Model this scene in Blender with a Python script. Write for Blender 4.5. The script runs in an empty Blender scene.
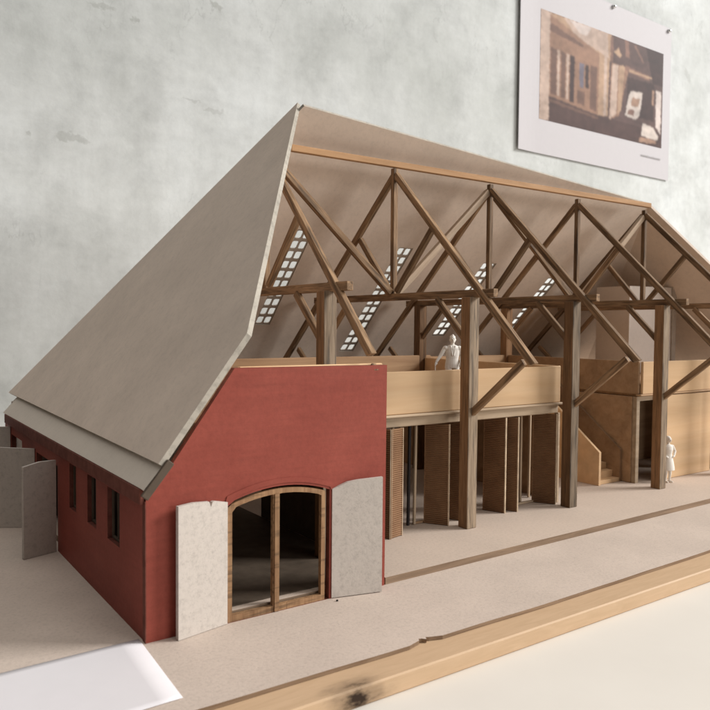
import bpy, bmesh, math, random
from mathutils import Vector, Matrix, noise
from mathutils.geometry import tessellate_polygon
random.seed(7)
S = 0.1                       # one unit of the numbers below is 10 cm; everything is built at its real size
sc = bpy.context.scene
COL = sc.collection
WL = {}                       # world position of every parent

# ------------------------------------------------------------------ materials
def mat(name):
    m = bpy.data.materials.new(name); m.use_nodes = True
    nt = m.node_tree; nt.nodes.clear()
    out = nt.nodes.new('ShaderNodeOutputMaterial'); b = nt.nodes.new('ShaderNodeBsdfPrincipled')
    nt.links.new(b.outputs[0], out.inputs[0]); b.inputs['Specular IOR Level'].default_value = .16; return m, nt, b
def N(nt, t, **k):
    n = nt.nodes.new(t)
    for a, v in k.items():
        if a[0] == 'i' and a[1:].isdigit(): n.inputs[int(a[1:])].default_value = v
        else: setattr(n, a, v)
    return n
def L(nt, a, b): nt.links.new(a, b)
def coords(nt, scale=(1,1,1), rnd=True, kind='Object'):
    tc = N(nt, 'ShaderNodeTexCoord'); mp = N(nt, 'ShaderNodeMapping'); mp.inputs['Scale'].default_value = scale
    L(nt, tc.outputs[kind], mp.inputs['Vector'])
    if rnd:
        oi = N(nt, 'ShaderNodeObjectInfo'); mu = N(nt, 'ShaderNodeMath', operation='MULTIPLY'); mu.inputs[1].default_value = 37.0
        L(nt, oi.outputs['Random'], mu.inputs[0]); L(nt, mu.outputs[0], mp.inputs['Location'])
    return mp.outputs[0]
def noi(nt, vec, scale, detail=4, rough=.6, dist=0):
    n = N(nt, 'ShaderNodeTexNoise'); n.inputs['Scale'].default_value = scale; n.inputs['Detail'].default_value = detail
    n.inputs['Roughness'].default_value = rough; n.inputs['Distortion'].default_value = dist
    L(nt, vec, n.inputs['Vector']); return n.outputs['Fac']
def ramp(nt, f, stops):
    r = N(nt, 'ShaderNodeValToRGB'); e = r.color_ramp.elements
    while len(e) < len(stops): e.new(.5)
    for x, (p, c) in zip(e, stops):
        x.position = p; x.color = (c[0], c[1], c[2], 1) if not isinstance(c, (int, float)) else (c, c, c, 1)
    L(nt, f, r.inputs[0]); return r.outputs[0]
def mix(nt, f, a, b, mode='MIX'):
    m = N(nt, 'ShaderNodeMix', data_type='RGBA', blend_type=mode)
    for s, v in ((m.inputs[0], f), (m.inputs[6], a), (m.inputs[7], b)):
        if isinstance(v, (int, float)): s.default_value = v
        elif isinstance(v, tuple): s.default_value = (*v, 1) if len(v) == 3 else v
        else: L(nt, v, s)
    return m.outputs[2]
def bump(nt, b, h, strength, dist):
    n = N(nt, 'ShaderNodeBump'); n.inputs['Strength'].default_value = strength; n.inputs['Distance'].default_value = dist
    L(nt, h, n.inputs['Height']); L(nt, n.outputs[0], b.inputs['Normal'])

def card(name, c, speck=.35, sc_=1.0, rough=.85, blot=.12, dot=.24):
    m, nt, b = mat(name); v = coords(nt)
    fine = noi(nt, v, 900*sc_, 3, .7); big = noi(nt, v, 26, 4, .6); fib = noi(nt, v, 260*sc_, 5, .75)
    d = tuple(x*(1-blot) for x in c); l = tuple(min(1, x*(1+blot)) for x in c)
    base = ramp(nt, big, [(.3, d), (.7, l)])
    s = ramp(nt, fib, [(.30, 1-speck), (.5, 1.0), (.72, 1+speck*.25)])
    base = mix(nt, 1.0, base, s, 'MULTIPLY')
    dots = ramp(nt, fine, [(dot, .4), (dot+.06, 1.0), (.66, 1.0), (.74, 1.22)])
    base = mix(nt, .6, base, dots, 'MULTIPLY')
    L(nt, base, b.inputs['Base Color']); b.inputs['Roughness'].default_value = rough
    bump(nt, b, fib, .25, .0004); return m
def wood(name, c1, c2, streak=None, rough=.6, g=1.0, grey=0, vert=False):
    m, nt, b = mat(name); v = coords(nt, (120, 120, 9) if vert else (9, 120, 120))
    gr = noi(nt, v, 4*g, 6, .65, .6); v2 = coords(nt, (30, 30, 2) if vert else (2, 30, 30)); gr2 = noi(nt, v2, 9*g, 3, .5)
    base = ramp(nt, gr, [(.28, c1), (.68, c2)])
    base = mix(nt, .55, base, ramp(nt, gr2, [(.3, .62), (.65, 1.1)]), 'MULTIPLY')
    if streak:
        v3 = coords(nt, (14, 190, 190)); s = noi(nt, v3, 3.1, 3, .5)
        base = mix(nt, ramp(nt, s, [(.52, 0.0), (.66, grey)]), base, streak)
    oi = N(nt, 'ShaderNodeObjectInfo')
    base = mix(nt, 1.0, base, ramp(nt, oi.outputs['Random'], [(0, .70), (1, 1.25)]), 'MULTIPLY')
    L(nt, base, b.inputs['Base Color']); b.inputs['Roughness'].default_value = rough
    bump(nt, b, gr, .3, .0003); return m
def plain(name, c, rough=.5, n=0, metal=0):
    m, nt, b = mat(name); b.inputs['Roughness'].default_value = rough; b.inputs['Metallic'].default_value = metal
    v = coords(nt); f = noi(nt, v, 120, 4)
    L(nt, ramp(nt, f, [(.3, tuple(x*(1-n) for x in c)), (.7, tuple(min(1, x*(1+n)) for x in c))]), b.inputs['Base Color'])
    return m

M = {}
M['grey'] = card('greyboard', (.47, .40, .335), .22)
M['roof'] = card('roof_board', (.80, .675, .57), .09, blot=.07)
M['pale'] = card('pale_shutter_board', (.56, .505, .455), .20, 1.7, blot=.05, dot=.29)
M['site'] = card('site_board', (.58, .485, .415), .16, 2.6, blot=.06, dot=.30)
M['floor'] = card('floor_board', (.57, .465, .385), .16, 2.2, blot=.04)
M['wood'] = wood('stained_basswood', (.10, .058, .033), (.40, .255, .145), (.04, .03, .024), grey=.6)
M['wood_cut'] = wood('pale_cut_wood', (.36, .25, .17), (.52, .40, .29))
M['post'] = wood('brown_post_side', (.16, .086, .043), (.33, .19, .10), (.06, .045, .03), grey=.4)
M['post_face'] = wood('streaked_post_face', (.18, .125, .08), (.36, .275, .195), (.06, .05, .042), grey=.65)  # paler and greyer than the other faces, with dark streaks
M['ply'] = wood('light_veneer', (.68, .44, .245), (.76, .53, .32), g=.2, rough=.55)
M['ply_dark'] = wood('brown_veneer', (.33, .20, .112), (.45, .295, .175), g=.3, rough=.6)
M['purlin'] = wood('orange_ridge_wood', (.40, .21, .09), (.56, .33, .17), g=.6)
M['frame'] = wood('gate_frame_wood', (.20, .10, .05), (.46, .28, .15), (.08, .05, .03), g=.8, grey=.6, vert=True)
M['strip'] = wood('pale_floor_edge', (.44, .32, .21), (.58, .45, .32), g=.5)
M['white'] = plain('white_nylon_print', (.80, .76, .70), .6, .03)
M['paper'] = plain('white_paper', (.72, .695, .715), .7, .01)
M['dark'] = plain('dark_stick', (.025, .02, .02), .6, .2)
M['pin'] = plain('metal_pin', (.7, .7, .7), .25, .02, 1)

# red painted card with scored brick courses
m, nt, b = mat('red_painted_card'); v = coords(nt, rnd=False)
big = noi(nt, v, 30, 5, .65); fine = noi(nt, v, 420, 4, .7)
base = ramp(nt, big, [(.3, (.245, .052, .036)), (.7, (.31, .074, .052))])
base = mix(nt, .5, base, ramp(nt, fine, [(.3, .8), (.6, 1.08)]), 'MULTIPLY')
wv = N(nt, 'ShaderNodeTexWave', wave_type='BANDS', bands_direction='Z', wave_profile='SIN'); wv.inputs['Scale'].default_value = 120; wv.inputs['Distortion'].default_value = 1.2; wv.inputs['Detail'].default_value = 2; wv.inputs['Detail Scale'].default_value = 3
L(nt, v, wv.inputs['Vector'])
line = ramp(nt, wv.outputs['Fac'], [(0.0, .0), (.18, 1.0)])
msk = ramp(nt, noi(nt, v, 60, 3), [(.45, 0.0), (.62, 1.0)])
lm = mix(nt, msk, (1, 1, 1), line)
base = mix(nt, .05, base, lm, 'MULTIPLY')
br = noi(nt, coords(nt, (14, 14, 160), rnd=False), 1.6, 5, .65); base = mix(nt, .5, base, ramp(nt, br, [(.3, .84), (.68, 1.12)]), 'MULTIPLY')
chips = ramp(nt, noi(nt, v, 330, 2, .5), [(.79, 0.0), (.82, 1.0)])
base = mix(nt, mix(nt, 1.0, chips, (.6, .6, .6), 'MULTIPLY'), base, (.62, .38, .32))
L(nt, base, b.inputs['Base Color']); b.inputs['Roughness'].default_value = .55
bump(nt, b, fine, .25, .0003); M['red'] = m

m, nt, b = mat('dark_red_edge'); b.inputs['Base Color'].default_value = (.16, .05, .035, 1); b.inputs['Roughness'].default_value = .7
L(nt, ramp(nt, noi(nt, coords(nt), 200), [(.3, (.12, .035, .025)), (.7, (.2, .07, .05))]), b.inputs['Base Color']); M['rededge'] = m

# corrugated brown card
m, nt, b = mat('corrugated_brown_card'); v = coords(nt)
base = ramp(nt, noi(nt, v, 90, 3), [(.3, (.22, .12, .065)), (.7, (.29, .165, .09))])
L(nt, base, b.inputs['Base Color']); b.inputs['Roughness'].default_value = .8; M['corr'] = m

# table
m, nt, b = mat('cream_table'); v = coords(nt, rnd=False)
L(nt, ramp(nt, noi(nt, v, 12, 5), [(.3, (.73, .69, .63)), (.7, (.77, .73, .67))]), b.inputs['Base Color']); b.inputs['Roughness'].default_value = .6
M['table'] = m

# plank: pine with a dark knot where the photograph has one
m, nt, b = mat('pine_plank'); v = coords(nt, (9, 70, 70), rnd=False)
gr = noi(nt, v, 6, 6, .6, .8)
base = ramp(nt, gr, [(.28, (.53, .365, .225)), (.7, (.60, .42, .268))])
tc = N(nt, 'ShaderNodeTexCoord'); mp = N(nt, 'ShaderNodeMapping'); L(nt, tc.outputs['Object'], mp.inputs[0])
mp.inputs['Location'].default_value = (.073*1, .109, .0065); mp.inputs['Scale'].default_value = (1, 1.9, 1.9)
mp.vector_type = 'POINT'
mp.inputs['Location'].default_value = (.0660, .1130*1.9, .0088*1.9)
ln = N(nt, 'ShaderNodeVectorMath', operation='LENGTH'); L(nt, mp.outputs[0], ln.inputs[0])
ad = N(nt, 'ShaderNodeMath', operation='MULTIPLY_ADD'); L(nt, noi(nt, coords(nt, (1, 2, 2), rnd=False), 130, 5), ad.inputs[0]); ad.inputs[1].default_value = .016; L(nt, ln.outputs['Value'], ad.inputs[2])
k = ramp(nt, ad.outputs[0], [(.0125, 1.0), (.0138, .85), (.0155, .45), (.022, .12), (.025, 0.0)])
base = mix(nt, k, base, (.035, .02, .012))
# butt joint in the front strip
L(nt, base, b.inputs['Base Color']); b.inputs['Roughness'].default_value = .55; bump(nt, b, gr, .15, .0003); M['plank'] = m

# plastered concrete wall
m, nt, b = mat('concrete_wall'); v = coords(nt, rnd=False)
g1 = noi(nt, v, 3.4, 8, .62, .0); g2 = noi(nt, v, 13, 8, .72, .15)
v2 = coords(nt, (30, 1, 6), rnd=False); st = noi(nt, v2, 1.6, 5, .65)
v3 = coords(nt, (4, 1, 40), rnd=False); sh = noi(nt, v3, 2, 4, .6)
base = ramp(nt, g1, [(.30, (.47, .485, .465)), (.50, (.585, .60, .588)), (.68, (.72, .745, .745))])
base = mix(nt, .75, base, ramp(nt, g2, [(.32, .80), (.5, 1.0), (.66, 1.08)]), 'MULTIPLY')
base = mix(nt, .25, base, ramp(nt, st, [(.3, .92), (.7, 1.06)]), 'MULTIPLY')
base = mix(nt, .4, base, ramp(nt, sh, [(.3, .94), (.7, 1.05)]), 'MULTIPLY')
sp = noi(nt, v, 34, 9, .8); base = mix(nt, .5, base, ramp(nt, sp, [(.36, .86), (.5, 1.0), (.62, 1.10)]), 'MULTIPLY')
v4 = coords(nt, (60, 1, 2.2), rnd=False); base = mix(nt, .16, base, ramp(nt, noi(nt, v4, 1.3, 6, .7), [(.35, .88), (.6, 1.06)]), 'MULTIPLY')
cr = N(nt, 'ShaderNodeMath', operation='ABSOLUTE'); sb_ = N(nt, 'ShaderNodeMath', operation='SUBTRACT'); L(nt, noi(nt, coords(nt, (7, 1, 3), rnd=False), 1.5, 7, .55), sb_.inputs[0]); sb_.inputs[1].default_value = .5; L(nt, sb_.outputs[0], cr.inputs[0])
ck = mix(nt, ramp(nt, noi(nt, v, 5, 3), [(.48, 0.0), (.6, 1.0)]), (1, 1, 1), ramp(nt, cr.outputs[0], [(.0, .72), (.004, 1.0)]))
base = mix(nt, .55, base, ck, 'MULTIPLY')
pit = noi(nt, v, 60, 3, .6)
base = mix(nt, .5, base, ramp(nt, pit, [(.22, .6), (.30, 1.0)]), 'MULTIPLY')
# dark trowel marks at fixed places: (x, z, half length, half height, strength, tilt)
tc = N(nt, 'ShaderNodeTexCoord'); sep = N(nt, 'ShaderNodeSeparateXYZ')
nz = N(nt, 'ShaderNodeTexNoise'); nz.inputs['Scale'].default_value = 160; nz.inputs['Detail'].default_value = 6; L(nt, tc.outputs['Object'], nz.inputs[0])
vm = N(nt, 'ShaderNodeVectorMath', operation='MULTIPLY_ADD'); L(nt, nz.outputs['Color'], vm.inputs[0]); vm.inputs[1].default_value = (.014,)*3; L(nt, tc.outputs['Object'], vm.inputs[2])
L(nt, vm.outputs[0], sep.inputs[0])
def mth(op, a, bb=None, cc=None):
    n = N(nt, 'ShaderNodeMath', operation=op)
    for i, q in enumerate((a, bb, cc)):
        if q is None: continue
        if isinstance(q, (int, float)): n.inputs[i].default_value = q
        else: L(nt, q, n.inputs[i])
    return n.outputs[0]
for (x, z, hl, hh, s_, ti) in [(-.018, .3115, .020, .0052, .42, -.06), (.013, .4505, .016, .003, .35, .0), (.047, .4455, .006, .004, .45, 0), (.140, .4835, .008, .004, .45, -.4), (.110, .3725, .012, .0022, .3, .0), (.136, .3655, .014, .003, .3, .12), (1.09, .5975, .012, .010, .3, -.8), (.03, .372, .012, .02, .10, .3), (-.06, .31, .003, .003, .4, 0)]:
    x += .007; z += .007
    dx = mth('SUBTRACT', sep.outputs[0], x); dz = mth('SUBTRACT', sep.outputs[2], z)
    dz2 = mth('MULTIPLY_ADD', dx, -ti, dz)
    r = mth('ADD', mth('POWER', mth('ABSOLUTE', mth('DIVIDE', dx, hl)), 2.5), mth('POWER', mth('ABSOLUTE', mth('DIVIDE', dz2, hh)), 2.0))
    f = mth('MULTIPLY', ramp(nt, r, [(.35, 1.0), (1.1, 0.0)]), s_*.7)
    base = mix(nt, f, base, (.20, .20, .17))
L(nt, base, b.inputs['Base Color']); b.inputs['Roughness'].default_value = .8; bump(nt, b, g2, .3, .002); M['wall'] = m

# ------------------------------------------------------------------ object helpers
def finish(name, bm, mats, parent=None, smooth=False, loc=(0, 0, 0), rot=None):
    """bm in units, local to loc/rot; links ONE mesh object"""
    me = bpy.data.meshes.new(name); bm.normal_update()
    for v in bm.verts: v.co *= S
    bm.to_mesh(me); bm.free()
    for mm in (mats if isinstance(mats, (list, tuple)) else [mats]): me.materials.append(mm)
    if smooth:
        for p in me.polygons: p.use_smooth = True
    o = bpy.data.objects.new(name, me); COL.objects.link(o)
    w = Vector(loc)*S; pl = WL.get(parent.name, Vector()) if parent else Vector()
    o.parent = parent
    o.location = w - pl
    if rot is not None: o.rotation_euler = rot.to_euler()
    WL[o.name] = w
    return o
def empty(name, loc, label=None, cat=None, group=None, parent=None):
    o = bpy.data.objects.new(name, None); COL.objects.link(o); o.empty_display_size = .01
    w = Vector(loc)*S; WL[o.name] = w; o.parent = parent
    o.location = w - (WL[parent.name] if parent else Vector())
    if label: o['label'] = label
    if cat: o['category'] = cat
    if group: o['group'] = group
    return o
def tag(o, label=None, cat=None, group=None, kind=None):
    for k_, v_ in (('label', label), ('category', cat), ('group', group), ('kind', kind)):
        if v_: o[k_] = v_
    return o
def box_bm(x0, x1, y0, y1, z0, z1, bev=.004):
    bm = bmesh.new(); bmesh.ops.create_cube(bm, size=1)
    for v in bm.verts: v.co = Vector(((x0+x1)/2+v.co.x*(x1-x0), (y0+y1)/2+v.co.y*(y1-y0), (z0+z1)/2+v.co.z*(z1-z0)))
    if bev: bmesh.ops.bevel(bm, geom=bm.edges[:], offset=min(bev, .3*min(abs(x1-x0), abs(y1-y0), abs(z1-z0))), segments=1, affect='EDGES')
    return bm
def box(name, x0, x1, y0, y1, z0, z1, mm, parent=None, bev=.004):
    c = ((x0+x1)/2, (y0+y1)/2, z0)
    bm = box_bm(x0-c[0], x1-c[0], y0-c[1], y1-c[1], 0, z1-z0, bev)
    return finish(name, bm, mm, parent, loc=c)
def beam(name, a, b_, w, h, mm, parent=None, up=(0, 0, 1), bev=.003, cut=(0, 0)):
    """square timber from a to b_, its grain along local X; cut skews its ends (in the w/h plane)"""
    if name in ('rafter', 'brace', 'strut', 'king_post', 'tie_beam', 'wind_brace', 'door_stile'):
        J = .0035; a = Vector(a)+Vector((random.uniform(-J, J), 0, random.uniform(-J, J)*.5)); b_ = Vector(b_)+Vector((random.uniform(-J, J), 0, random.uniform(-J, J)*.5))
    a = Vector(a); b_ = Vector(b_); d = b_-a; ln = d.length; x = d.normalized(); up = Vector(up)
    if abs(x.dot(up)) > .98: up = Vector((0, 1, 0))
    y = up.cross(x).normalized(); z = x.cross(y)
    bm = box_bm(0, ln, -w/2, w/2, -h/2, h/2, 0)
    for v in bm.verts:
        if v.co.x < ln/2: v.co.x += cut[0]*(1 if v.co.z > 0 else -1)*h/2
        else: v.co.x += cut[1]*(1 if v.co.z > 0 else -1)*h/2
    if bev: bmesh.ops.bevel(bm, geom=bm.edges[:], offset=bev, segments=1, affect='EDGES')
    R3 = Matrix((x, y, z)).transposed()
    return finish(name, bm, mm, parent, loc=a, rot=R3)
def panel(name, loops, O, u, v, t, mm, parent=None, edge=None, sub=0):
    """flat board: 2D loops (first outer, others holes) on plane O+u,v; thickness t goes along -(u x v)"""
    O = Vector(O); u = Vector(u).normalized(); v = Vector(v).normalized(); n = u.cross(v).normalized()
    def area(l): return sum(l[i][0]*l[(i+1) % len(l)][1]-l[(i+1) % len(l)][0]*l[i][1] for i in range(len(l)))
    ls = []
    for i, l in enumerate(loops):
        l = list(l)
        if (area(l) > 0) != (i == 0): l.reverse()
        ls.append(l)
    tr = tessellate_polygon([[Vector((p[0], p[1], 0)) for p in l] for l in ls])
    flat = [p for l in ls for p in l]
    bm = bmesh.new()
    top = [bm.verts.new(u*p[0]+v*p[1]) for p in flat]; bot = [bm.verts.new(u*p[0]+v*p[1]-n*t) for p in flat]
    for f in tr:
        i, j, k_ = f
        (ax, ay), (bx, by), (cx, cy) = flat[i], flat[j], flat[k_]
        if (bx-ax)*(cy-ay)-(by-ay)*(cx-ax) < 0: i, j, k_ = k_, j, i
        try:
            bm.faces.new((top[i], top[j], top[k_])); bm.faces.new((bot[k_], bot[j], bot[i]))
        except ValueError: pass
    s = 0
    for l in ls:
        for i in range(len(l)):
            a, c = s+i, s+(i+1) % len(l)
            f = bm.faces.new((top[c], top[a], bot[a], bot[c])); f.material_index = 1 if edge else 0
        s += len(l)
    return finish(name, bm, [mm, edge] if edge else mm, parent, loc=O)
def to2d(O, u, v, P):
    O = Vector(O); d = Vector(P)-O; return (d.dot(Vector(u).normalized()), d.dot(Vector(v).normalized()))

# ------------------------------------------------------------------ setting
ZB = -.035; ZP = -.052; ZT = -.125
bm = box_bm(-4.2, 26, -5, 4.6, -.4, 0, 0)
tag(finish('table_top', bm, M['table'], loc=(0, 0, ZT)), kind='structure')
bm = box_bm(-2.6, 28, 0, .5, -1, 11, 0)
tag(finish('wall', bm, M['wall'], loc=(0, 4.6, 0)), kind='structure')

# ------------------------------------------------------------------ base: plank under the site board
pk = empty('timber_plank', (0, -1.0, ZT), 'long pale pine plank with a dark knot under the grey site board', 'plank')
finish('plank_board', box_bm(-1.9, 3.42, -1.137, -.3, ZT, ZP, .006), M['plank'], pk, loc=(0, 0, 0))
finish('plank_board', box_bm(3.424, 6.9, -1.133, -.3, ZT, ZP-.001, .006), M['plank'], pk, loc=(0, 0, 0))

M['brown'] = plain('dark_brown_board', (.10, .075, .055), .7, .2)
M['burnt'] = wood('scorched_card_edge', (.16, .10, .06), (.30, .21, .14), g=.6)
# site board: thin sheet with a slightly wavy, nicked front edge
fe = []
for i in range(0, 121):
    x = -3.6+i*(10.4/120); y = -.985-.02*math.sin((x+1.2)*1.05) if x > -1.2 else -.985
    y += .006*noise.noise(Vector((x*3, 1.3, 0)))
    fe.append((x, y))
fe = [q for q in fe if abs(q[0]+.22) > .035] + [(-.245, -.985), (-.238, -.972), (-.225, -.976), (-.212, -.992), (-.203, -.975), (-.19, -.982)]
fe.sort()
sb = panel('site_board', [[*fe, (6.8, 3.9), (-3.6, 3.9)]], (0, 0, ZB), (1, 0, 0), (0, 1, 0), .015, M['site'], edge=M['burnt'])
tag(sb, 'thin speckled grey cardboard sheet the barn model stands on', 'board')
for v in sb.data.vertices:
    pass

# ------------------------------------------------------------------ the barn model
bn = empty('barn_model', (1.5, 1.1, ZB), 'open red and grey cardboard barn model showing its brown timber trusses', 'building model')
YF = -.405
M['edge2'] = wood('brown_floor_edge', (.13, .085, .055), (.26, .18, .12), g=.6)
# raised floor
panel('floor_slab', [[(.03, YF+.002), (5.2, YF+.05), (5.2, 2.55), (-1.12, 2.55), (-1.12, YF+.035), (.03, YF+.035)]], (0, 0, 0), (1, 0, 0), (0, 1, 0), .0345, M['floor'], bn, edge=M['edge2'])
# facade with arched gate opening
arch = [(-.815, -.0348), (-.30, -.0348), (-.30, .475)]
def archz(x, r0=.475, pk_=.522, xc=-.555): return pk_-(pk_-r0)*((x-xc)/.257)**2
arch += [(x, archz(x)) for x in [-.30-(.515)*i/14 for i in range(1, 14)]] + [(-.815, .462)]
fac = [(-1.16, ZB), (.022, ZB), (.025, 1.04), (-.78, 1.045), (-1.10, .60), (-1.16, .545)]
panel('front_wall', [fac, arch], (0, YF, 0), (1, 0, 0), (0, 0, 1), .032, M['red'], bn, edge=M['rededge'])
ow = [(-.825, .452)] + [(x, archz(x)+.012) for x in [-.815+.515*i/14 for i in range(15)]] + [(-.292, .47)]
band = [(x, z) for x, z in ow]+[(x, z+.022) for x, z in reversed(ow)]
panel('arch_lintel', [band], (0, YF-.004, 0), (1, 0, 0), (0, 0, 1), .004, M['red'], bn)
# gate frame (outer frame and mullion) set in the arch
gf = empty('gate_frame', (-.55, YF, -.02), parent=bn)
o2 = [(-.812, -.0347), (-.322, -.0347), (-.322, .47)] + [(x, archz(x)-.012) for x in [-.34-(.45)*i/12 for i in range(0, 13)]] + [(-.812, .455)]
i1 = [(-.788, -.006), (-.592, -.008), (-.592, .487)] + [(x, archz(x)-.034) for x in [-.61-(.16)*i/6 for i in range(0, 7)]] + [(-.788, .435)]
i2 = [(-.560, -.008), (-.342, -.008), (-.342, .452)] + [(x, archz(x)-.034) for x in [-.36-(.19)*i/6 for i in range(0, 7)]] + [(-.560, .486)]
panel('outer_frame', [o2, i1, i2], (0, YF+.004, 0), (1, 0, 0), (0, 0, 1), .022, M['frame'], gf)
panel('mullion', [[(-.587, -.032), (-.565, -.032), (-.565, .488), (-.587, .488)]], (0, YF-.004, 0), (1, 0, 0), (0, 0, 1), .008, M['frame'], gf)
# shutters
def shutter(name, P0, P1, z0, tops, mm, lab=None, t=.018):
    P0 = Vector((*P0, 0)); P1 = Vector((*P1, 0)); d = (P1-P0); ln = d.length
    lp = [(0, z0), (ln, z0)] + [(f*ln, z) for f, z in tops]
    o = panel(name, [lp], P0, d, (0, 0, 1), t, mm, bn)
    if lab: o['label'] = lab
    return o
shutter('gate_shutter', (-1.047, -.456), (-.813, -.410), ZB+.002, [(1, .484), (.72, .499), (.68, .497), (.65, .478), (.61, .501), (.3, .508), (0, .505)], M['pale'], 'bright left gate shutter with a small notch in its top edge')
shutter('gate_shutter', (-.290, -.412), (-.046, -.474), ZB+.004, [(1, .516), (.5, .510), (.3, .503), (0, .476)], M['pale'], 'greyer right gate shutter opened against the red wall')
# end wall with three windows and a gate opening
XE = -1.16
def w_(y0, y1, z0, z1): return [(y0, z0), (y1, z0), (y1, z1), (y0, z1)]
# u = -Y so that u x v points to -X : u=(0,-1,0), v=(0,0,1) -> n=(-1,0,0)
wins = [(-.072, .104), (.282, .430), (.640, .772)]
def neg(l): return [(-a, b_) for a, b_ in l]
ew = neg([(YF+.034, ZB), (1.03, ZB), (1.03, .44), (1.56, .44), (1.56, ZB), (2.0, ZB), (2.0, .45), (2.36, .45), (2.36, ZB), (2.6, ZB), (2.6, .58), (YF+.034, .545)])
panel('end_wall', [ew]+[neg(w_(a, b_, .262, .498)) for a, b_ in wins], (XE, 0, 0), (0, -1, 0), (0, 0, 1), .032, M['red'], bn, edge=M['rededge'])
for a, b_ in wins:
    f = panel('window_frame', [neg(w_(a+.002, b_-.002, .264, .496)), neg(w_(a+.014, (a+b_)/2-.004, .276, .484)), neg(w_((a+b_)/2+.004, b_-.014, .276, .484))], (XE+.020, 0, 0), (0, -1, 0), (0, 0, 1), .008, M['brown'], bn)
box('inner_shade_sheet', -1.02, -1.0, -.2, 2.5, .0005, .66, M['brown'], bn)  # added dark sheet standing in for the shade behind windows and side gates
box('eave_board', XE-.022, XE-.001, YF+.01, 2.50, .515, .580, M['rededge'], bn)
box('corner_strip', XE-.004, XE+.0, YF-.002, YF+.03, ZB, .53, M['rededge'], bn, bev=0)
# side gate leaves
shutter('side_gate_leaf', (-1.348, .962), (-1.170, 1.019), ZB+.002, [(1, .475), (.5, .478), (0, .462)], M['pale'], 'near side gate leaf in shade beside the three small windows')
shutter('side_gate_leaf', (-1.60, 1.877), (-1.165, 1.592), ZB+.002, [(1, .455), (0, .475)], M['pale'], 'broad side gate leaf swung open behind the near one')
shutter('side_gate_leaf', (-1.6, 2.66), (-1.165, 2.375), ZB+.002, [(1, .50), (0, .50)], M['pale'], 'farthest side gate leaf at the back corner of the barn')
panel('floor_shade_patch', [[(-.99, -.33), (.055, -.33), (.055, 1.9), (-.99, 1.9)]], (0, 0, .004), (1, 0, 0), (0, 1, 0), .003, M['brown'], bn)  # added dark patch, interior shade put into the floor colour
# back and right walls, inner partitions
box('back_wall', -1.12, 5.2, 2.56, 2.59, ZB, .66, M['grey'], bn)
box('right_end_wall', 5.2, 5.235, -.35, 2.59, ZB, .66, M['grey'], bn)
box('partition_wall', .06, .09, -.02, .95, .0005, .66, M['brown'], bn)  # dark colour carries the shade inside the front gate
box('partition_wall', 2.02, 2.05, .36, 2.0, .0005, .64, M['ply_dark'], bn)
box('partition_wall', -.3, .06, 1.9, 1.93, .0005, .66, M['grey'], bn)

# ---- roof boards
T = .03
M['redge'] = card('roof_board_edge', (.44, .40, .34), .3, blot=.15)
A = Vector((-1.12, -.435, .68)); TT = Vector((.304, .93, 2.667)); D = Vector((-1.101, 2.803, .706))
n = (TT-A).cross(D-A).normalized(); 
if n.x > 0: n = -n
u = (D-A).normalized()*-1; v = n.cross(u).normalized()
if v.z < 0: u = -u; v = n.cross(u).normalized()
B = Vector((-.753, -.462, 1.193))
lp = [to2d(A, u, v, P) for P in (A, B, TT, D)]
hip = panel('hip_roof_board', [lp], A, u, v, .026, M['roof'], bn, edge=M['redge'])
# lower sprocket strip
P0 = Vector((-1.082, -.43, .690)); P1 = Vector((-1.178, -.43, .582)); dn = (P1-P0).normalized(); uy = Vector((0, 1, 0))
nn = uy.cross(-dn)
if nn.x < 0: uu = uy
ln = (P1-P0).length
M['eave'] = card('pale_eave_card', (.74, .66, .57), .06, blot=.03)
so = panel('sprocket_board', [[(0, 0), (3.0, 0), (3.0, ln), (0, ln)]], P1, (0, 1, 0), -dn, .03, M['eave'], bn) if Vector((0, 1, 0)).cross(-dn).x < 0 else panel('sprocket_board', [[(0, 0), (3.0, 0), (3.0, ln), (0, ln)]], P1+Vector((0, 3.0, 0)), (0, -1, 0), -dn, .03, M['eave'], bn)
beam('sprocket_end_shade', P0+Vector((.010, -.010, -.005)), P1+Vector((-.002, -.010, -.030)), .014, .034, M['brown'], bn, up=(1, 0, 0))  # dark cap, shade of the strip's end face put into its colour
# back roof: plane z = 2.6 - 1.037 (y - .9)
def bz(y): return 2.6-1.037*(y-.9)
Ob = Vector((0, 2.78, bz(2.78))); ub = Vector((-1, 0, 0)); vb = Vector((0, -1, 1.037)).normalized()   # normal = u x v
def b2(x, y): return to2d(Ob, ub, vb, (x, y, bz(y)))
holes = []; sky = []
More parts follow.
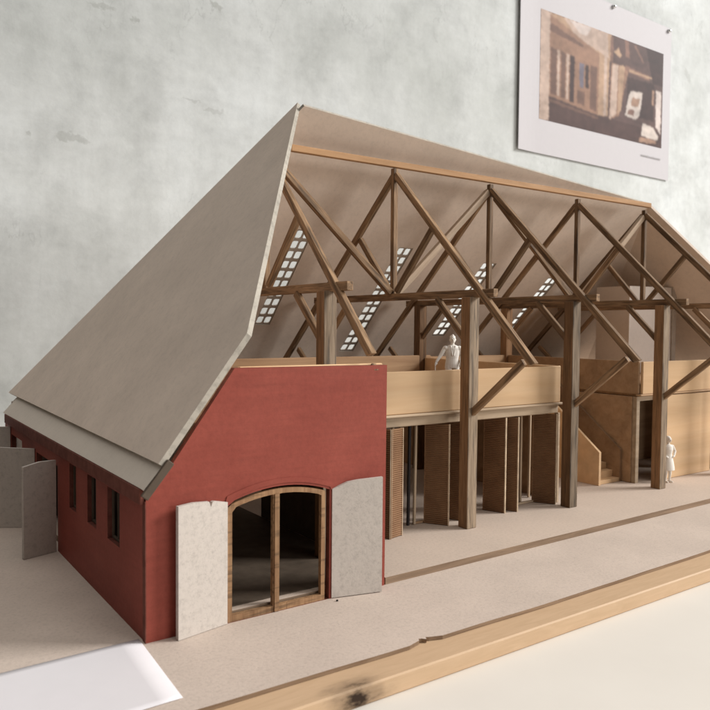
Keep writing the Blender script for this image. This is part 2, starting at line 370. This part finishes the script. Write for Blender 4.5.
# (x top left, x top right, y top, x bottom left, x bottom right, y bottom, rows)
for (a, b_, yt, c, d, yb, rows) in [(.650, .785, 1.52, .645, .785, 2.20, 10), (1.655, 1.80, 1.575, 1.635, 1.79, 2.43, 13), (2.69, 2.85, 1.635, 2.64, 2.80, 2.29, 10), (3.68, 3.84, 1.72, 3.61, 3.75, 2.31, 9)]:
    q = [b2(a, yt), b2(b_, yt), b2(d, yb), b2(c, yb)]
    holes.append(q); sky.append((a, b_, yt, c, d, yb, rows))
rb = panel('back_roof_board', [[b2(-1.08, 2.8), b2(5.95, 2.8), b2(4.337, 1.039), b2(.303, .862)]]+holes, Ob, ub, vb, .024, M['roof'], bn, edge=M['redge'])
for (a, b_, yt, c, d, yb, rows) in sky:
    outer = [b2(a+.001, yt+.001), b2(b_-.001, yt+.001), b2(d-.001, yb-.001), b2(c+.001, yb-.001)]
    hs = []
    for r in range(rows):
        for k_ in range(2):
            f0 = (r+.14)/rows; f1 = (r+.86)/rows; g0 = k_*.5+.055; g1 = k_*.5+.445
            def pt(f, g):
                x = (a+(b_-a)*g)*(1-f)+(c+(d-c)*g)*f; return b2(x, yt+(yb-yt)*f)
            e = .12
            hs.append([pt(f0, g0+.07), pt(f0, g1-.07), pt(f0+(f1-f0)*e, g1), pt(f1-(f1-f0)*e, g1), pt(f1, g1-.07), pt(f1, g0+.07), pt(f1-(f1-f0)*e, g0), pt(f0+(f1-f0)*e, g0)])
    nb = ub.cross(vb).normalized()
    panel('skylight_grille', [outer]+hs, Ob-nb*.010, ub, vb, .008, M['grey'], bn)
# right hip board
R0 = Vector((4.337, 1.039, 2.456)); nR = Vector((1.42, 0, 1)).normalized()
P2 = Vector((4.743, .636, 1.879)); e0 = (P2-R0); F = R0+e0*2.05
uR = Vector((0, 1, 0)); vR = nR.cross(uR).normalized(); 
zl = .68; xl = R0.x+(R0.z-zl)/1.42
G = Vector((R0.x+(R0.z-F.z)/1.42, F.y, F.z)); H = Vector((xl, -.43, zl)); I = Vector((xl, 2.8, zl))
panel('hip_roof_board', [[to2d(R0, uR, vR, P) for P in (R0, G, H, I)]], R0, uR, vR, .026, M['roof'], bn)
# ridge purlin
beam('ridge_purlin', (.20, .84, 2.343), (4.05, .84, 2.375), .035, .042, M['purlin'], bn)

# ---- trusses
def truss(x, kx, low=False):
    t = empty('roof_truss', (x, .84, 0), parent=bn)
    yb = 1.68
    for y0, s in ((0, 1), (yb, -1)):
        yy = y0+s*.0395
        bm = box_bm(0, 1.408, -.0395, .0395, -.0395, .0395, .003)
        # local x runs up; local z = world -Y/+Y
        if s == 1:
            R3 = Matrix((Vector((0, 0, 1)), Vector((1, 0, 0)), Vector((0, 1, 0)))).transposed()
        else:
            R3 = Matrix((Vector((0, 0, 1)), Vector((-1, 0, 0)), Vector((0, -1, 0)))).transposed()
        for f in bm.faces:
            if f.normal.z < -.7: f.material_index = 1
        finish('post', bm, [M['post'], M['post_face']], t, loc=(x, yy, .0008 if s == 1 else .0008), rot=R3)
    beam('tie_beam', (x+.016, -.155, 1.431), (x+.016, 1.835, 1.431), .040, .048, M['wood'], t, cut=(.0, .0))
    for s in (0, 1):
        def Y(y): return y if not s else 1.68-y
        # rafter: front one passes to the right of the tie beam
        a = (kx+.001 if not s else kx+.004, Y(.826), 2.277); b_ = ((x-.03, Y(-.56), .945) if s else ((x-.02, -.395, 1.090) if low else (x-.016, -.478, 1.022)))
        if low: a = tuple(p+(q-p)*.13 for p, q in zip(a, b_))
        beam('rafter', a, b_, .033, .045, M['wood'], t, cut=(0, .5))
        beam('brace', (x, Y(.345), 1.408), (x, Y(.045), 1.118), .030, .041, M['wood'], t, bev=.003)
        beam('brace', (x+.002, Y(.012), .705), (x+.002, Y(-.395), 1.035), .029, .041, M['wood'], t)
        beam('strut', (kx, Y(.80), 1.468), (kx, Y(.430), 1.873), .034, .040, M['wood'], t)
    beam('king_post', (kx, .84, 1.455), (kx, .84, 2.322 if not low else 2.05), .037, .037, M['wood'], t)
    return t
TX = [(-.038, .03), (1.0, 1.035), (1.958, 1.962), (3.02, 3.008), (3.985, 3.965)]
for i in range(5): truss(*TX[i], low=(i == 0))
# wind braces in the ridge plane, rising from king post feet to the next king post heads
KX = [k_[1] for k_ in TX]
for (i, j, mm, w, h, dy) in [(1, 0, M['wood'], .044, .044, -.002), (1, 2, M['wood_cut'], .040, .046, .002), (3, 2, M['wood'], .036, .04, .004), (3, 4, M['wood_cut'], .040, .046, .002)]:
    s = 1 if j > i else -1
    beam('wind_brace', (KX[i]+s*.03, .84+dy, 1.462), (KX[j]-s*.02 if j else .135, .84+dy, 2.262 if j else 2.205), w, h, mm, bn)

# ---- gallery over the left bays
ga = empty('gallery', (1.0, .9, .64), parent=bn)
GZ = .80
box('gallery_floor', .028, 1.975, .165, 1.60, .70, GZ, M['ply_dark'], ga)
box('parapet', .027, 1.965, .135, .160, .712, .963, M['ply'], ga)
box('parapet', 1.977, 2.000, .162, 1.60, .712, .963, M['ply'], ga)
box('parapet', .027, 2.05, 1.602, 1.630, .712, .985, M['ply_dark'], ga)
box('parapet', -.74, .026, YF+.036, YF+.060, .80, 1.047, M['ply'], ga)
box('parapet', -.6, .026, 1.45, 1.475, .712, .96, M['ply_dark'], ga)
box('gallery_floor', -.85, .024, YF+.062, 1.60, .69, .79, M['ply_dark'], ga)
box('edge_strip', .026, 1.985, .118, .160, .696, .711, M['strip'], ga)
box('edge_beam', .028, 1.965, .150, .195, .636, .695, M['strip'], ga)
box('end_jamb', 1.97, 1.995, .155, .19, .001, .635, M['strip'], ga)

# ---- screens under the gallery: corrugated fins turned nearly square to the front
def fin(p, q, z1, parent):
    P = Vector((*p, 0)); Q = Vector((*q, 0)); d = Q-P; ln = d.length; t = .020
    bm = bmesh.new(); rows = 52; x = d.normalized(); y = Vector((-x.y, x.x, 0))
    R3 = Matrix((x, y, Vector((0, 0, 1)))).transposed()
    for s in (-1, 1):
        prev = None
        for r in range(rows*4+1):
            z = .002+(z1-.002)*r/(rows*4); wv_ = .5+.5*math.cos(2*math.pi*r/4); off = s*(t/2-.0055*wv_)
            a = bm.verts.new((0, off, z)); c = bm.verts.new((ln, off, z))
            if prev: bm.faces.new((prev[0], prev[1], c, a) if s < 0 else (a, c, prev[1], prev[0]))
            prev = (a, c)
    finish_ = finish('corrugated_face', bm, M['corr'], parent, loc=P, rot=R3)
    for x0 in (-.006, ln):
        b2_ = box_bm(x0, x0+.006, -t/2, t/2, .001, z1+.001, 0)
        finish('edge_lip', b2_, M['strip'] if x0 > 0 else M['corr'], parent, loc=P, rot=R3)
    b3 = box_bm(0, ln, -t/2+.0065, t/2-.0065, .001, z1-.001, 0)
    finish('core_sheet', b3, M['corr'], parent, loc=P, rot=R3)
for p, q, z in [((.425, .215), (.447, .098), .635), ((.449, .101), (.547, .125), .635), ((.845, .255), (.925, .132), .628), ((1.03, .26), (1.075, .175), .628), ((1.395, .29), (1.447, .155), .632), ((1.480, .27), (1.545, .135), .632), ((1.845, .262), (1.925, .132), .630)]:
    s = empty('pivoting_screen', (p[0], p[1], 0), parent=bn); fin(p, q, z, s)
for x, y, mm in [(.723, .27, M['dark']), (.765, .262, M['strip']), (1.77, .31, M['strip']), (1.735, .33, M['dark']), (1.93, .374, M['strip']), (.62, .30, M['strip']), (.56, .33, M['strip'])]:
    beam('door_stile', (x, y, .001), (x, y, .636), .018, .016, mm, bn)
beam('sill_strip', (1.46, .262, .008), (1.92, .262, .008), .02, .014, M['strip'], bn)
beam('sill_strip', (.76, .27, .008), (.93, .27, .008), .02, .012, M['ply_dark'], bn)

# ---- stair and right-hand rooms
stx = empty('stair', (2.85, .34, 0), parent=bn)
for x0, nm in ((2.688, 'stringer'), (2.975, 'stringer')):
    y0 = .336 if x0 < 2.8 else .352
    lpS = [(y0, .001), (1.10, .001), (1.10, .78), (y0+.70, .80), (y0, .262)]
    panel(nm, [neg(lpS)], (x0, 0, 0), (0, -1, 0), (0, 0, 1), .024, M['ply'] if x0 < 2.8 else M['ply_dark'], stx)
for i in range(12):
    box('step', 2.713, 2.974, .352+i*.062, .352+(i+1)*.062+.004, .001, .032+i*.053, M['ply'], stx, bev=.002)
rm = empty('room_block', (3.5, .3, 0), parent=bn)
box('side_wall', 3.002, 3.034, .272, 2.0, .001, .690, M['ply_dark'], rm)
box('side_parapet', 3.005, 3.030, .222, 1.60, .712, .972, M['ply_dark'], rm)
box('front_parapet', 3.031, 5.1, .198, .222, .712, .968, M['ply'], rm)
box('edge_strip', 3.0, 5.1, .192, .24, .697, .711, M['ply_dark'], rm)
box('room_floor', 3.035, 5.1, .242, 2.0, .691, .79, M['ply_dark'], rm)
panel('door_surround', [[(3.012, .001), (3.052, .001), (3.052, .655), (3.235, .655), (3.235, .690), (3.012, .690)]], (0, .235, 0), (1, 0, 0), (0, 0, 1), .036, M['strip'], rm)
box('front_wall', 3.236, 4.05, .200, .240, .001, .690, M['ply'], rm)
box('front_wall', 4.17, 5.1, .200, .240, .001, .690, M['ply'], rm)
box('inner_wall', 3.035, 4.9, .85, .88, .001, .690, M['ply_dark'], rm)
panel('landing_parapet', [[(2.052, .80), (3.002, .80), (3.002, .972), (2.052, .972)]], (0, 1.62, 0), (1, 0, 0), (0, 0, 1), .024, M['ply_dark'], bn)
box('landing_floor', 2.052, 3.000, 1.20, 1.595, .74, .798, M['ply_dark'], bn)
M['shaft'] = card('pale_pink_card', (.76, .67, .60), .06, blot=.03)
# plain boxed volume standing on the upper floor
panel('boxed_shaft', [[(4.15, .795), (4.86, .795), (4.86, 1.655), (4.15, 1.645)]], (0, 1.10, 0), (1, 0, 0), (0, 0, 1), .38, M['shaft'], bn)
panel('boxed_shaft', [[(4.862, .795), (4.93, .795), (4.93, 1.664), (4.862, 1.664)]], (0, 1.085, 0), (1, 0, 0), (0, 0, 1), .42, M['grey'], bn)

# ------------------------------------------------------------------ figures
def capsule(bm, a, b_, ra, rb, seg=12, sy=1.0):
    a = Vector(a); b_ = Vector(b_); d = b_-a
    bmesh.ops.create_cone(bm, cap_ends=True, segments=seg, radius1=ra, radius2=rb, depth=max(d.length, 1e-4), matrix=Matrix.Translation((a+b_)/2) @ d.to_track_quat('Z', 'Y').to_matrix().to_4x4())
    for p, r in ((a, ra), (b_, rb)):
        bmesh.ops.create_uvsphere(bm, u_segments=seg, v_segments=8, radius=r, matrix=Matrix.Translation(p))
def ell(bm, c, r):
    bmesh.ops.create_uvsphere(bm, u_segments=16, v_segments=12, radius=1, matrix=Matrix.Translation(c) @ Matrix.Diagonal((*r, 1)))
def loft(bm, rings, seg=20):
    prev = None
    first = None
    for (cx, cy, cz, rx, ry) in rings:
        vs = [bm.verts.new((cx+rx*math.cos(2*math.pi*i/seg), cy+ry*math.sin(2*math.pi*i/seg), cz)) for i in range(seg)]
        if prev:
            for i in range(seg): bm.faces.new((prev[i], prev[(i+1) % seg], vs[(i+1) % seg], vs[i]))
        else: first = vs
        prev = vs
    bm.faces.new(list(reversed(first))); bm.faces.new(prev)
def hand(bm, w, d, s):
    """palm and five bent fingers; w wrist, d pointing direction"""
    w = Vector(w); d = Vector(d).normalized(); side = d.cross(Vector((0, 1, .2))).normalized(); nrm = side.cross(d)
    capsule(bm, w, w+d*.012, .0055, .006)
    for k_, l_ in enumerate((.010, .012, .0115, .009)):
        p = w+d*.012+side*(k_-1.5)*.0034; q = p+d*l_*.6+nrm*.001; r = q+d*l_*.35+nrm*.004
        capsule(bm, p, q, .0019, .0017, 6); capsule(bm, q, r, .0017, .0014, 6)
    p = w+d*.004+side*.005*s; q = p+d*.006+side*.004*s; capsule(bm, p, q, .0022, .0016, 6)
def head(bm, c, r=.021):
    x, y, z = c
    ell(bm, (x, y, z), (r*.80, r*.95, r*1.15))
    capsule(bm, (x, y-.3*r, z-.55*r), (x, y-.45*r, z-.62*r), r*.5, r*.42)       # jaw
    capsule(bm, (x, y-.88*r, z+.15*r), (x, y-1.12*r, z-.18*r), r*.09, r*.16, 8)   # nose
    for s in (-1, 1):
        ell(bm, (x+s*.80*r, y+.05*r, z-.02*r), (r*.12, r*.2, r*.28))              # ear
        ell(bm, (x+s*.30*r, y-.86*r, z+.18*r), (r*.14, r*.08, r*.08))             # eye
        ell(bm, (x+s*.30*r, y-.86*r, z+.36*r), (r*.22, r*.10, r*.06))             # brow
    ell(bm, (x, y-.90*r, z-.52*r), (r*.28, r*.10, r*.07))                         # mouth
def figure(name, bm, loc, rz, label, vox=.0022):
    for q in bm.verts: q.co.x *= 1.16; q.co.y *= 1.25
    me_o = finish(name, bm, M['white'], loc=loc, rot=Matrix.Rotation(rz, 3, 'Z'), smooth=True)
    md = me_o.modifiers.new('r', 'REMESH'); md.mode = 'VOXEL'; md.voxel_size = vox*S; md.use_smooth_shade = True
    sm = me_o.modifiers.new('s', 'SMOOTH'); sm.factor = .5; sm.iterations = 2
    return tag(me_o, label, 'person', 'white figurines in the barn model')
# man standing at the gallery parapet; local front is -Y
bm = bmesh.new()
head(bm, (0, -.004, .346)); ell(bm, (0, .003, .362), (.0165, .019, .013)); ell(bm, (.001, .002, .374), (.007, .010, .007))
capsule(bm, (0, .002, .30), (0, 0, .33), .0105, .010)
loft(bm, [(0, 0, .165, .041, .024), (0, 0, .19, .040, .025), (0, 0, .225, .035, .023), (0, 0, .265, .040, .025), (0, 0, .29, .042, .024), (0, 0, .304, .033, .019), (0, 0, .313, .016, .012)])
for s in (-1, 1):
    ell(bm, (s*.038, 0, .292), (.0155, .0165, .0155))
    capsule(bm, (s*.019, 0, .18), (s*.024, -.004, .10), .021, .0145); capsule(bm, (s*.024, -.004, .10), (s*.026, 0, .012), .0145, .0095)
    capsule(bm, (s*.026, .004, .009), (s*.029, -.026, .006), .009, .007)
    # lapels standing proud of the jacket
    capsule(bm, (s*.013, -.017, .305), (s*.004, -.0265, .245), .0042, .003, 8)
# viewer's left arm reaches out and down to a cane, other arm bent with the hand in front of the hip
capsule(bm, (-.042, 0, .292), (-.066, -.006, .245), .0125, .0105); capsule(bm, (-.066, -.006, .245), (-.090, -.016, .205), .0105, .0075)
hand(bm, (-.091, -.017, .203), (-.25, -.1, -1), 1)
capsule(bm, (.043, 0, .290), (.052, .004, .240), .0125, .0105); capsule(bm, (.052, .004, .240), (.044, -.020, .195), .0105, .0075)
hand(bm, (.043, -.021, .192), (-.2, -.2, -1), -1)
capsule(bm, (-.098, -.022, .198), (-.099, -.022, .006), .0028, .0026, 8)
figure('person', bm, (1.085, .285, GZ), math.radians(-33), 'white figurine in a jacket leaning on a stick behind the gallery parapet')
# woman in a flared knee-length coat, hand on hip
bm = bmesh.new()
head(bm, (0, -.004, .342), .020); ell(bm, (0, .006, .352), (.0185, .020, .020)); ell(bm, (0, .014, .334), (.016, .013, .022))
capsule(bm, (0, .002, .298), (0, 0, .328), .009, .009)
loft(bm, [(0, 0, .098, .047, .037), (0, 0, .12, .046, .036), (0, 0, .17, .038, .029), (0, 0, .205, .030, .022), (0, 0, .228, .027, .020), (0, 0, .262, .034, .024), (0, 0, .287, .034, .021), (0, 0, .300, .024, .016), (0, 0, .306, .012, .010)])
for s in (-1, 1):
    ell(bm, (s*.031, 0, .288), (.0125, .0135, .0125))
    capsule(bm, (s*.015, 0, .12), (s*.016, -.002, .075), .0135, .0115); capsule(bm, (s*.016, -.002, .075), (s*.016, .002, .014), .0115, .0065)
    capsule(bm, (s*.016, .006, .009), (s*.019, -.024, .006), .0075, .006)
    capsule(bm, (s*.034, 0, .287), (s*.060, .006, .245), .0105, .009); capsule(bm, (s*.060, .006, .245), (s*.036, -.014, .212), .009, .0065)
    hand(bm, (s*.036, -.015, .212), (-s*.9, -.5, -.5), -s)
figure('person', bm, (3.285, .125, .001), math.radians(-20), 'white figurine in a knee-length coat, hand on hip, half behind a post')

# ------------------------------------------------------------------ paper on the board
bm = bmesh.new(); nx, ny = 24, 16
c00 = Vector((-1.203, -.891)); c10 = Vector((-1.172, -.352)); dirx = Vector((-1, -.035)); wl = 1.9
for i in range(nx+1):
    for j in range(ny+1):
        s, t = i/nx, j/ny
        p = c00.lerp(c10, t)+Vector((-wl*s, -.05*s*(1-t)-.06*s*t))
        z = .0015+.012*math.sin(min(1, t)*math.pi*.5)*(1-s)**2*0+.004*math.sin(3*s)
        bm.verts.new((p.x, p.y, z))
bm.verts.ensure_lookup_table()
for i in range(nx):
    for j in range(ny):
        a = i*(ny+1)+j; bm.faces.new([bm.verts[q] for q in (a, a+1, a+ny+2, a+ny+1)])
bmesh.ops.recalc_face_normals(bm, faces=bm.faces[:])
ps = finish('paper_sheet', bm, M['paper'], loc=(0, 0, ZB+.0006), smooth=True)
sd = ps.modifiers.new('t', 'SOLIDIFY'); sd.thickness = .0001; sd.offset = 1
tag(ps, 'blank white sheet of paper lying on the board by the red corner', 'paper')
# scrap of grit by the gate
bm = bmesh.new(); bmesh.ops.create_icosphere(bm, subdivisions=1, radius=.006)
for q in bm.verts: q.co *= random.uniform(.6, 1.3)
tag(finish('grit_crumb', bm, M['dark'], loc=(-.285, -.452, ZB+.004)), 'tiny dark crumb lying below the right gate shutter', 'crumb')

# ------------------------------------------------------------------ poster on the wall
px0, px1, pz0, pz1 = 6.31, 10.30, 3.95, 6.68
po = empty('poster', ((px0+px1)/2, 4.59, pz0), 'white framed-margin photo print of a barn interior pinned to the wall', 'poster')
bm = bmesh.new(); nx, ny = 40, 12; vs = []
for i in range(nx+1):
    for j in range(ny+1):
        s, t = i/nx, j/ny; lift = .018+.5*max(0, .1-s)**1.5*1.2
        vs.append(bm.verts.new((px0+(px1-px0)*s, -lift, pz0+(pz1-pz0)*t)))
for i in range(nx):
    for j in range(ny):
        a = i*(ny+1)+j; bm.faces.new([vs[q] for q in (a, a+ny+1, a+ny+2, a+1)])
sh_ = finish('sheet', bm, plain('poster_paper', (.53, .505, .52), .6, .01), po, loc=(0, 4.59, 0))
sd = sh_.modifiers.new('t', 'SOLIDIFY'); sd.thickness = .0008; sd.offset = -1
def pc(name, rgb): return plain(name, tuple(.62*((x/255+.055)/1.055)**2.4*g for x, g in zip(rgb, (1.05, .98, .92))), .7, .12)
cols = [(96, 74, 70), (206, 184, 168), (226, 214, 206), (160, 126, 104), (118, 90, 78), (120, 116, 130), (84, 62, 58), (190, 160, 132), (70, 50, 48), (222, 212, 202), (140, 108, 94), (172, 140, 118)]
TL, TR, BR, BL = (95, 12), (560, 180), (553, 530), (95, 408)
def uv(x, y):   # zoomed photo coords -> print plane
    u_ = (x-95)/(557-95); yt = TL[1]+(TR[1]-TL[1])*u_; yb_ = BL[1]+(BR[1]-BL[1])*u_; return u_, 1-(y-yt)/(yb_-yt)
polys = [(0, [(95, 12), (560, 180), (553, 530), (95, 408)]),
 (1, [(95, 12), (128, 24), (126, 416), (95, 408)]),
 (7, [(128, 24), (345, 102), (345, 200), (300, 185), (128, 100)]),
 (1, [(170, 40), (330, 97), (335, 190), (300, 165), (215, 110)]),
 (2, [(190, 47), (270, 76), (250, 108), (225, 95)]),
 (3, [(126, 30), (300, 172), (300, 225), (126, 92)]),
 (4, [(126, 60), (240, 140), (240, 150), (126, 90)]),
 (3, [(126, 92), (300, 222), (300, 398), (126, 325)]),
 (4, [(130, 150), (150, 158), (150, 325), (130, 318)]), (4, [(165, 165), (180, 170), (180, 335), (165, 330)]), (8, [(195, 175), (212, 182), (210, 350), (195, 345)]),
 (5, [(228, 205), (245, 208), (243, 296), (230, 292)]), (8, [(250, 210), (262, 214), (262, 300), (250, 296)]), (4, [(268, 215), (292, 222), (292, 385), (268, 372)]), (4, [(222, 305), (250, 310), (248, 360), (222, 350)]),
 (1, [(152, 160), (160, 162), (160, 325), (152, 322)]), (1, [(183, 172), (192, 176), (190, 340), (183, 336)]),
 (7, [(300, 178), (338, 190), (335, 402), (298, 396)]), (1, [(318, 150), (330, 150), (328, 400), (318, 396)]),
 (3, [(345, 205), (415, 225), (378, 400), (340, 414)]), (1, [(350, 210), (372, 214), (368, 395), (342, 412)]), (7, [(376, 214), (398, 220), (385, 385), (372, 395)]),
 (6, [(126, 326), (300, 398), (345, 412), (555, 470), (553, 530), (126, 416)]),
 (10, [(340, 110), (352, 112), (352, 200), (340, 200)]), (7, [(355, 165), (372, 150), (384, 180), (378, 186)]), (10, [(395, 120), (412, 128), (416, 190), (400, 182)]), (10, [(430, 140), (440, 142), (478, 212), (470, 210)]), (10, [(400, 215), (500, 262), (500, 278), (400, 235)]), (7, [(415, 232), (510, 266), (510, 272), (415, 240)]),
 (8, [(410, 260), (520, 290), (520, 430), (405, 395)]), (8, [(480, 150), (556, 180), (556, 300), (515, 290)]),
 (9, [(424, 312), (472, 320), (462, 400), (446, 418), (404, 400), (412, 340)]), (11, [(430, 335), (462, 342), (455, 372), (425, 365)]), (10, [(415, 375), (440, 384), (436, 404), (412, 396)]),
 (2, [(528, 314), (551, 322), (551, 478), (530, 450)]), (11, [(512, 312), (520, 314), (520, 370), (512, 366)]),
 (9, [(474, 432), (520, 452), (543, 488), (536, 500), (470, 478)]), (11, [(465, 482), (535, 500), (530, 512), (460, 500)]),
 (4, [(126, 335), (300, 405), (300, 412), (126, 345)])]
qx0, qx1, qz0, qz1 = 6.78, 10.06, 4.48, 6.16
def inside(x, y, p):
    c = False; k_ = len(p)-1
    for q in range(len(p)):
        if (p[q][1] > y) != (p[k_][1] > y) and x < (p[k_][0]-p[q][0])*(y-p[q][1])/(p[k_][1]-p[q][1])+p[q][0]: c = not c
        k_ = q
    return c
lin = lambda c: tuple(((x/255+.055)/1.055)**2.4 for x in c)
flat_p = [(lin(cols[ci]), [uv(*p) for p in pts]) for ci, pts in polys]
bbs = [(min(p[0] for p in pp), max(p[0] for p in pp), min(p[1] for p in pp), max(p[1] for p in pp)) for c, pp in flat_p]
GX, GY = 210, 116; img = [[None]*(GY+1) for _ in range(GX+1)]
for a in range(GX+1):
    for b_ in range(GY+1):
        x, y = min(.999, max(.001, a/GX)), min(.999, max(.001, b_/GY)); c = lin(cols[0])
        xw = x+.006*noise.noise(Vector((x*40, y*40, 0))); yw = y+.008*noise.noise(Vector((x*40, y*40, 5)))
        for (cc, pp), bb in zip(flat_p, bbs):
            if bb[0] <= xw <= bb[1] and bb[2] <= yw <= bb[3] and inside(xw, yw, pp): c = cc
        g = 1+.28*noise.noise(Vector((x*7, y*5, 2)))+.22*noise.noise(Vector((x*26, y*22, 7)))+.14*noise.noise(Vector((x*90, y*70, 1)))
        img[a][b_] = tuple(q*g*w for q, w in zip(c, (.74, .70, .70)))
for _ in range(2):
    img = [[tuple(sum(img[min(GX, max(0, a+da))][min(GY, max(0, b_+db))][k_]*w for da, db, w in ((0, 0, .36), (1, 0, .16), (-1, 0, .16), (0, 1, .16), (0, -1, .16))) for k_ in range(3)) for b_ in range(GY+1)] for a in range(GX+1)]
bm = bmesh.new(); grid = [[bm.verts.new((qx0+(qx1-qx0)*a/GX, -.0205, qz0+(qz1-qz0)*b_/GY+.02*a/GX)) for b_ in range(GY+1)] for a in range(GX+1)]
for a in range(GX):
    for b_ in range(GY): bm.faces.new((grid[a][b_], grid[a+1][b_], grid[a+1][b_+1], grid[a][b_+1]))
m, nt, b = mat('sepia_photo_print'); at = N(nt, 'ShaderNodeAttribute', attribute_name='ink'); L(nt, at.outputs['Color'], b.inputs['Base Color']); b.inputs['Roughness'].default_value = .6
pr = finish('photo_print', bm, m, po, loc=(0, 4.59, 0))
ca = pr.data.attributes.new('ink', 'FLOAT_COLOR', 'POINT')
fl = []
for a in range(GX+1):
    for b_ in range(GY+1): fl += [*[max(0, q) for q in img[a][b_]], 1.0]
ca.data.foreach_set('color', fl)
bm = bmesh.new()     # faint caption line, too small to read in the photograph
x = 9.45
while x < 10.02:
    w = random.uniform(.02, .045); r = box_bm(x, x+w, -.0285, -.0275, 4.28, 4.30+random.uniform(0, .012), 0)
    me = bpy.data.meshes.new('tmp'); r.to_mesh(me); r.free(); bm.from_mesh(me); bpy.data.meshes.remove(me); x += w+.014
finish('caption', bm, plain('faint_grey_ink', (.36, .34, .34), .6), po, loc=(0, 4.59, 0))
for (x, z) in ((8.577, 6.64), (10.20, 6.62)):
    bm = bmesh.new(); bmesh.ops.create_uvsphere(bm, u_segments=16, v_segments=10, radius=.036)
    finish('pin', bm, M['pin'], po, loc=(x, 4.555, z), smooth=True)

# ------------------------------------------------------------------ light
wd = bpy.data.worlds.new('World'); sc.world = wd; wd.use_nodes = True
nt = wd.node_tree; bg = nt.nodes['Background']
# unseen room as overhead glow, shaped to light the roof and leave walls dim
tc = N(nt, 'ShaderNodeTexCoord'); dp = N(nt, 'ShaderNodeVectorMath', operation='DOT_PRODUCT'); L(nt, tc.outputs['Generated'], dp.inputs[0])
dp.inputs[1].default_value = (-.06, -.10, .993)
L(nt, ramp(nt, dp.outputs['Value'], [(.25, (.004, .0035, .003)), (.55, (.03, .028, .025)), (.76, (.40, .38, .36)), (1.0, (2.3, 2.2, 2.08))]), bg.inputs[0])
bg.inputs[1].default_value = .62
def area(name, loc, target, sx, sy, power, col):
    l = bpy.data.lights.new(name, 'AREA'); l.shape = 'RECTANGLE'; l.size = sx; l.size_y = sy; l.energy = power; l.color = col
    o = bpy.data.objects.new(name, l); COL.objects.link(o); o.location = loc
    o.rotation_euler = (Vector(target)-Vector(loc)).to_track_quat('-Z', 'Y').to_euler(); return o
area('window_light', (5.2, -2.7, 3.2), (.2, .0, .1), 2.2, 1.8, 520, (1.0, .985, .96))
area('front_window_light', (2.2, -4.6, 1.0), (.2, .0, .15), 2.4, 1.2, 85, (1.0, .98, .95))

# ------------------------------------------------------------------ camera
yaw, pi_, ro, f = .61258, -.03798, .00882, 731.62
fw = Vector((math.sin(yaw)*math.cos(pi_), math.cos(yaw)*math.cos(pi_), math.sin(pi_)))
r = Vector((math.cos(yaw), -math.sin(yaw), 0)); uu = r.cross(fw)
r2 = r*math.cos(ro)+uu*math.sin(ro); u2 = -r*math.sin(ro)+uu*math.cos(ro)
cd = bpy.data.cameras.new('camera'); co = bpy.data.objects.new('camera', cd); COL.objects.link(co); sc.camera = co
co.matrix_world = Matrix.Translation(Vector((-2.12863, -3.19943, 1.22069))*S) @ Matrix((r2, u2, -fw)).transposed().to_4x4()
cd.sensor_width = 36; cd.lens = 36*f/710; cd.clip_start = .01; cd.clip_end = 50
cd.dof.use_dof = True; cd.dof.focus_distance = .42; cd.dof.aperture_fstop = 32
vs_ = sc.view_settings; vs_.view_transform = 'Standard'; vs_.look = 'None'; vs_.exposure = 0; vs_.gamma = 1
